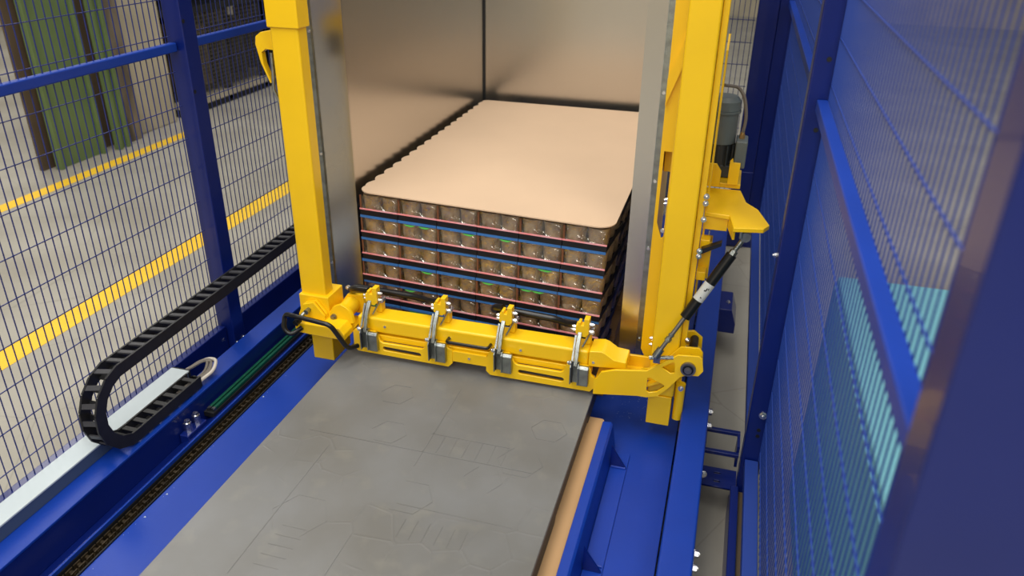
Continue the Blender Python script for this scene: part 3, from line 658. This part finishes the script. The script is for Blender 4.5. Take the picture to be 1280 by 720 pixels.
# ------------------------------------------------------------------ cable chain, trunking, cables
cc = thing('cable_chain', (-1.475, 1.4, -.07), 'black segmented cable chain looping beside the left guard fence', 'cable chain')
hw = .024
def linkmesh():
    m_ = MB(); L = .0415; h = .0175
    for s in (-1, 1): m_.box(s*hw-.0028, s*hw+.0028, -L/2-.003, L/2+.003, -h, h)
    m_.box(-hw+.0028, hw-.0028, -.008, .008, -.0150, -.0105)
    return m_.mesh('chain_link')
LM = linkmesh(); LM.materials.append(M['chain'])
BM_ = MB().prism([(-hw+.003, -.012), (hw-.003, -.004), (hw-.003, .010), (-hw+.003, .002)], 2, .0115, .0160).mesh('crossbar'); BM_.materials.append(M['chain_bar'])
R_ = .108; cy_, cz_ = 1.398, .062
path = []; step = .0425
L1 = .25
yy = cy_+L1
while yy > cy_: path.append((yy, cz_-R_, pi)); yy -= step
a = (cy_-yy)/R_
while a < pi: path.append((cy_-R_*sin(a), cz_-R_*cos(a), pi-a)); a += step/R_
yy = cy_+(a-pi)*R_
while yy < 3.3:
    z = cz_+R_+.012*(yy-cy_); path.append((yy, z, 0.012)); yy += step
for (y_, z_, an) in path:
    o = bpy.data.objects.new('chain_link', LM); COL.objects.link(o); o.parent = cc
    o.location = Vector((-1.475, y_, z_))-wpos(cc); o.rotation_euler = (an, 0, 0)
    for me_ in (BM_,):
        b_ = bpy.data.objects.new('crossbar', me_); COL.objects.link(b_); b_.parent = o
obj('chain_end_bracket', box(-1.5, -1.45, 1.62, 1.665, -.0695, -.0665), 'zinc', cc)
ct = thing('cable_trunking', (-1.53, 1.3, -.07), 'pale grey cable trunking with flat lid along the foot of the left fence', 'trunking')
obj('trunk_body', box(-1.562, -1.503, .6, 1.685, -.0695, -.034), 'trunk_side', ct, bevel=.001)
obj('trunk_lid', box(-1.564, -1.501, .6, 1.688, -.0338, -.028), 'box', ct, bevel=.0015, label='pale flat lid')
obj('end_cap', box(-1.563, -1.502, 1.689, 1.694, -.0695, -.029), 'dark_steel', ct)
cab = thing('cable_loop', (-1.47, 1.67, -.07), 'bundle of grey and pale cables looping out of the lower end of the cable chain', 'cable')
for k, (dx, r, m_, up) in enumerate(((0, .0055, 'white_cable', .0), (-.012, .005, 'grey_cable', -.008), (-.020, .0045, 'grey_cable', -.016), (-.006, .004, 'grey_cable', -.014))):
    obj('cable', MB().tube([(-1.462+dx, 1.60, -.052), (-1.458+dx, 1.665, -.050), (-1.448+dx, 1.735+up, -.045), (-1.462+dx, 1.772+up, -.028), (-1.495+dx*.5, 1.765+up, -.030), (-1.530, 1.71+up*.3, -.045)], r, 8, rnd=.03), m_, cab, smooth=True, label='pale outer cable' if k == 0 else None)
obj('cable_tie', MB().cyl((-1.474, 1.672, -.053), (-1.474, 1.678, -.053), .019, n=16), 'black', cab, smooth=True)
obj('tape_wrap', MB().cyl((-1.460, 1.645, -.050), (-1.458, 1.662, -.049), .0085, n=12), 'white_cable', cab, smooth=True)

# ------------------------------------------------------------------ guard fences
def wires(ax, fixed, a0, a1, z0, z1, name, par, m, r=.0016, hz0=.02, front=1, pitch=.0234):
    v = MB(); a = a0
    while a <= a1:
        if ax == 'y': v.box(fixed-r, fixed+r, a-r, a+r, z0, z1)
        else: v.box(a-r, a+r, fixed-r, fixed+r, z0, z1)
        a += pitch
    obj('vertical_wires', v, m, par, kind='stuff')
    h_ = MB(); z = hz0-3
    while z < z1:
        if z > z0:
            f_ = fixed+front*2*r
            if ax == 'y': h_.box(f_-r, f_+r, a0-.004, a1+.004, z-r, z+r)
            else: h_.box(a0-.004, a1+.004, f_-r, f_+r, z-r, z+r)
        z += .1
    obj('horizontal_wires', h_, m, par, kind='stuff')
def fence_post(x0, x1, y0, y1, z0, z1, label, e=.012, grp='blue fence posts'):
    t = thing('fence_post', ((x0+x1)/2, (y0+y1)/2, z0), label, 'fence post', grp)
    obj('tube', box(x0, x1, y0, y1, z0+.008, z1), 'blue_dark', t, bevel=.004, seg=3)
    obj('foot_plate', box(x0-min(e, .012), x1+e, y0-e, y1+e, z0, z0+.0078), 'blue_dark', t, bevel=.001)
    return t
LX = -1.58
p1 = fence_post(-1.602, -1.542, 1.978, 2.040, -.134, 2.0, 'blue square fence post of the left guard fence, behind the cable chain')
for y in (1.99, 2.03): bolt((-1.541, y, -.105), (1, -.3, .3), p1, .006, .005)
for z in (.96, .76): obj('slot_hole', MB().cyl((-1.5415, 1.986, z), (-1.5405, 1.986, z), .006, n=10), 'rubber', p1)
fence_post(-1.602, -1.542, 3.86, 3.92, -.134, 2.0, 'blue corner post behind the left side of the shroud')
def left_panel(y0, y1, label):
    t = thing('mesh_fence', (LX, (y0+y1)/2, -.134), label, 'fence', 'blue mesh guard fence panels')
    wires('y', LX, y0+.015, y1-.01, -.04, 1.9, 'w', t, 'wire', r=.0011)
    obj('mid_rail', box(-1.588, -1.565, y0, y1, .876, .902), 'blue', t, bevel=.004)
    obj('bottom_rail', box(-1.596, -1.5655, y0, y1, -.1255, -.035), 'blue_dark', t, bevel=.003)
    obj('top_rail', box(-1.590, -1.560, y0, y1, 1.9, 1.93), 'blue', t, bevel=.004)
left_panel(.55, 1.972, 'blue mesh fence panel left of the blue post, beside the cable chain')
left_panel(2.045, 3.855, 'blue mesh fence panel between the blue post and left yellow post')
# back fence
bf = thing('mesh_fence', (-.75, 3.9, FZ), 'blue mesh fence panel at the far end, glimpsed behind the gear motor', 'fence', 'blue mesh guard fence panels')
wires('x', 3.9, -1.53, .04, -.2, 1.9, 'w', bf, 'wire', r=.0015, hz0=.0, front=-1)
obj('bottom_rail', box(-1.54, .045, 3.885, 3.915, -.24, -.2), 'blue_dark', bf); obj('mid_rail', box(-1.54, .045, 3.885, 3.915, .94, .975), 'blue_dark', bf)
for x in (-1.4, -.1): obj('leg', box(x, x+.03, 3.885, 3.915, FZ, -.2405), 'blue_dark', bf)
# right fence
p3 = fence_post(.050, .140, 3.85, 3.93, FZ, 2.0, 'broad dark blue corner post behind the gear motor', e=0)
obj('lower_sleeve', box(.044, .1402, 3.844, 3.936, FZ+.008, .1), 'blue_dark', p3, bevel=.003)
p5 = fence_post(.1405, .2035, 3.86, 3.93, FZ, 2.0, 'narrow dark blue post touching the broad corner post', e=0)
p2 = fence_post(.155, .208, 1.85, 1.903, FZ, 2.0, 'blue fence post in the middle of the right guard fence')
for z in (.985, .83, .0, -.02): obj('slot_hole', MB().cyl((.186, 1.8498, z), (.186, 1.8488, z), .0055, n=10), 'rubber', p2)
bolt((.190, 1.849, .05), (0, -1, 0), p2, .0085, .006); bolt((.154, 1.89, .5), (-1, 0, 0), p2, .006, .005)
p4 = fence_post(.170, .27, .52, .580, FZ, 2.0, 'near blurred dark blue post at the right edge of the view')
def right_panel(y0, y1, label, brown=False):
    t = thing('mesh_fence', (.2, (y0+y1)/2, FZ), label, 'fence', 'blue mesh guard fence panels')
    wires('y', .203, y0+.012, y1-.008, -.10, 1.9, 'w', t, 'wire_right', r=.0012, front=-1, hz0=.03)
    obj('mid_rail', box(.176, .2, y0, y1-.003, .872, .899), 'blue', t, bevel=.003)
    obj('bottom_rail', box(.164, .200, y0, y1-.003, -.13, -.10), 'wire_right', t, bevel=.003)
    obj('top_rail', box(.176, .2, y0, y1-.003, 1.9, 1.93), 'wire_right', t, bevel=.003)
    obj('edge_strip', box(.1995, .2065, y1-.0028, y1-.0005, -.1, 1.9), 'wire_right', t)
    return t
right_panel(.585, 1.849, 'blue mesh fence panel nearest the camera on the right, before the middle post')
right_panel(1.904, 3.84, 'blue mesh fence panel beyond the middle post of the right fence')
kb = thing('kerb_beam', (.15, 1.3, FZ), 'blue floor beam under the right guard fence', 'beam')
obj('beam', box(.138, .160, .62, 1.835, FZ, -.19), 'blue_dark', kb, bevel=.003)
obj('brown_reflection_strip', box(.1605, .176, .62, 1.835, FZ, -.21), 'brown_sheet', kb)  # brown strip stands in for the reflection on the beam's web

# ------------------------------------------------------------------ outside the right fence
tc = thing('control_cabinet', (.65, 1.2, FZ), 'pale teal cabinet standing just outside the right guard fence', 'cabinet')
obj('body', box(.31, .95, .5, 1.93, FZ+.05, .45), 'teal', tc, bevel=.01)
obj('plinth', box(.33, .93, .52, 1.91, FZ, FZ+.0495), 'dark_steel', tc)
for k in range(3): obj('door', box(.304, .3095, .52+k*.47, .52+k*.47+.455, FZ+.07, .43), 'teal', tc, bevel=.002)
obj('handle', box(.295, .3035, .95, .965, 0, .12), 'black', tc)
grp = 'cartons behind the teal cabinet'
k = 0
desc = ['tan carton behind the teal cabinet, lowest and nearest', 'tan carton behind the teal cabinet, upper and nearest', 'tan carton behind the teal cabinet, lowest, farther back', 'tan carton behind the teal cabinet, upper, farther back',
        'tan carton farthest out beyond the right fence, lower', 'tan carton farthest out beyond the right fence, upper']
for (x, y, z) in ((1.15, 1.5, FZ), (1.15, 1.5, .12), (1.10, 2.35, FZ), (1.12, 2.36, .12), (1.9, 3.6, FZ), (1.9, 3.6, .12)):
    t = thing('carton', (x+.25, y+.3, z), desc[k], 'carton', grp)
    obj('box_body', box(x, x+.5, y, y+.6, z, z+.415), 'carton', t, bevel=.004)
    obj('tape_strip', box(x+.22, x+.28, y-.001, y+.601, z+.4152, z+.4158), 'card_tan', t); k += 1
bw = thing('blue_machine', (3.2, 4, FZ), 'dark blue machine housing far beyond the right guard fence', 'machine')
obj('housing', box(2.9, 3.6, 1.0, 8.0, FZ, 1.6), 'blue_dark', bw, bevel=.02)
for y in (1.6, 3.2, 4.8, 6.4): obj('cover_panel', box(2.88, 2.8995, y, y+1.4, 0, 1.4), 'trunk_side', bw, bevel=.005)

# ------------------------------------------------------------------ outside the left fence
gg = 'green sheets leaning by the far floor line'
for (x, y0, y1, lb) in ((-4.06, 3.80, 4.20, 'broad pale green steel sheet nearest the left picture edge'), (-4.02, 4.275, 4.385, 'narrow green steel sheet beside the weathered post')):
    t = thing('green_sheet', (x, y0, FZ), lb, 'steel sheet', gg)
    obj('face', box(x-.02, x, y0, y1, FZ, 1.9), 'green_panel', t, bevel=.003)
    for y in (y0+.002, y1-.032): obj('folded_edge', box(x+.0005, x+.025, y, y+.03, FZ, 1.9), 'green_panel', t, bevel=.003)
tag(obj('brown_board', box(-4.16, -4.13, 3.75, 4.42, FZ, 1.9), 'brown_sheet'), 'brown board standing behind the green sheets, seen between them', 'board')
tag(obj('weathered_post', MB().prism(rrect(-4.16, -4.06, 4.44, 4.60, .03), 2, FZ, 2.2), 'weathered'), 'weathered grey brown wooden post beside the narrow green sheet', 'post')
tag(obj('beige_panel', box(-4.20, -4.12, 4.62, 5.05, FZ, 2.4), 'beige', bevel=.01), 'light beige upright panel seen just left of the blue fence post', 'panel')
rk = thing('storage_rack', (-4.5, 5.9, FZ), 'dark steel cage rack full of goods behind the left guard fence', 'rack')
for y in (5.20, 5.75, 6.30, 6.9): obj('upright', box(-4.18, -4.12, y, y+.06, FZ+.02, 1.9), 'dark_steel', rk)
obj('base_bar', box(-4.2, -4.1, 5.15, 7.0, FZ+.06, FZ+.11), 'beige', rk, label='pale bottom bar'); obj('base_skid', box(-4.25, -4.12, 5.15, 7.0, FZ, FZ+.0595), 'dark_steel', rk)
for z in (.45, 1.0): obj('shelf', box(-4.9, -4.1, 5.15, 7.0, z, z+.05), 'dark_steel', rk)
obj('red_edge', box(-4.12, -4.09, 5.17, 5.2, FZ+.11, .45), 'red', rk, label='rusty red corner edge')
for k in range(6):
    y = 5.28+k*.27; obj('stored_roll', MB().cyl((-4.45, y, FZ+.12), (-4.45, y, .40+.05*(k % 2)-.1), .11, n=14), ['greige', 'dark_steel'][k > 2], rk, smooth=True)
mb = MB()
for k in range(20): mb.box(-4.115, -4.111, 5.22, 6.3, -.15+k*.03, -.147+k*.03)
for k in range(36): mb.box(-4.111, -4.107, 5.22+k*.03, 5.223+k*.03, -.17, .45)
obj('cage_mesh', mb, 'steel', rk, kind='stuff')
obj('back_panel', box(-4.95, -4.9, 5.15, 7.0, FZ, 1.9), 'dark_steel', rk)
tag(obj('dark_cabinet', box(-4.9, -4.3, 7.1, 9.6, FZ, 2.0), 'dark_steel', bevel=.01), 'dark cabinet beyond the cage rack', 'cabinet')
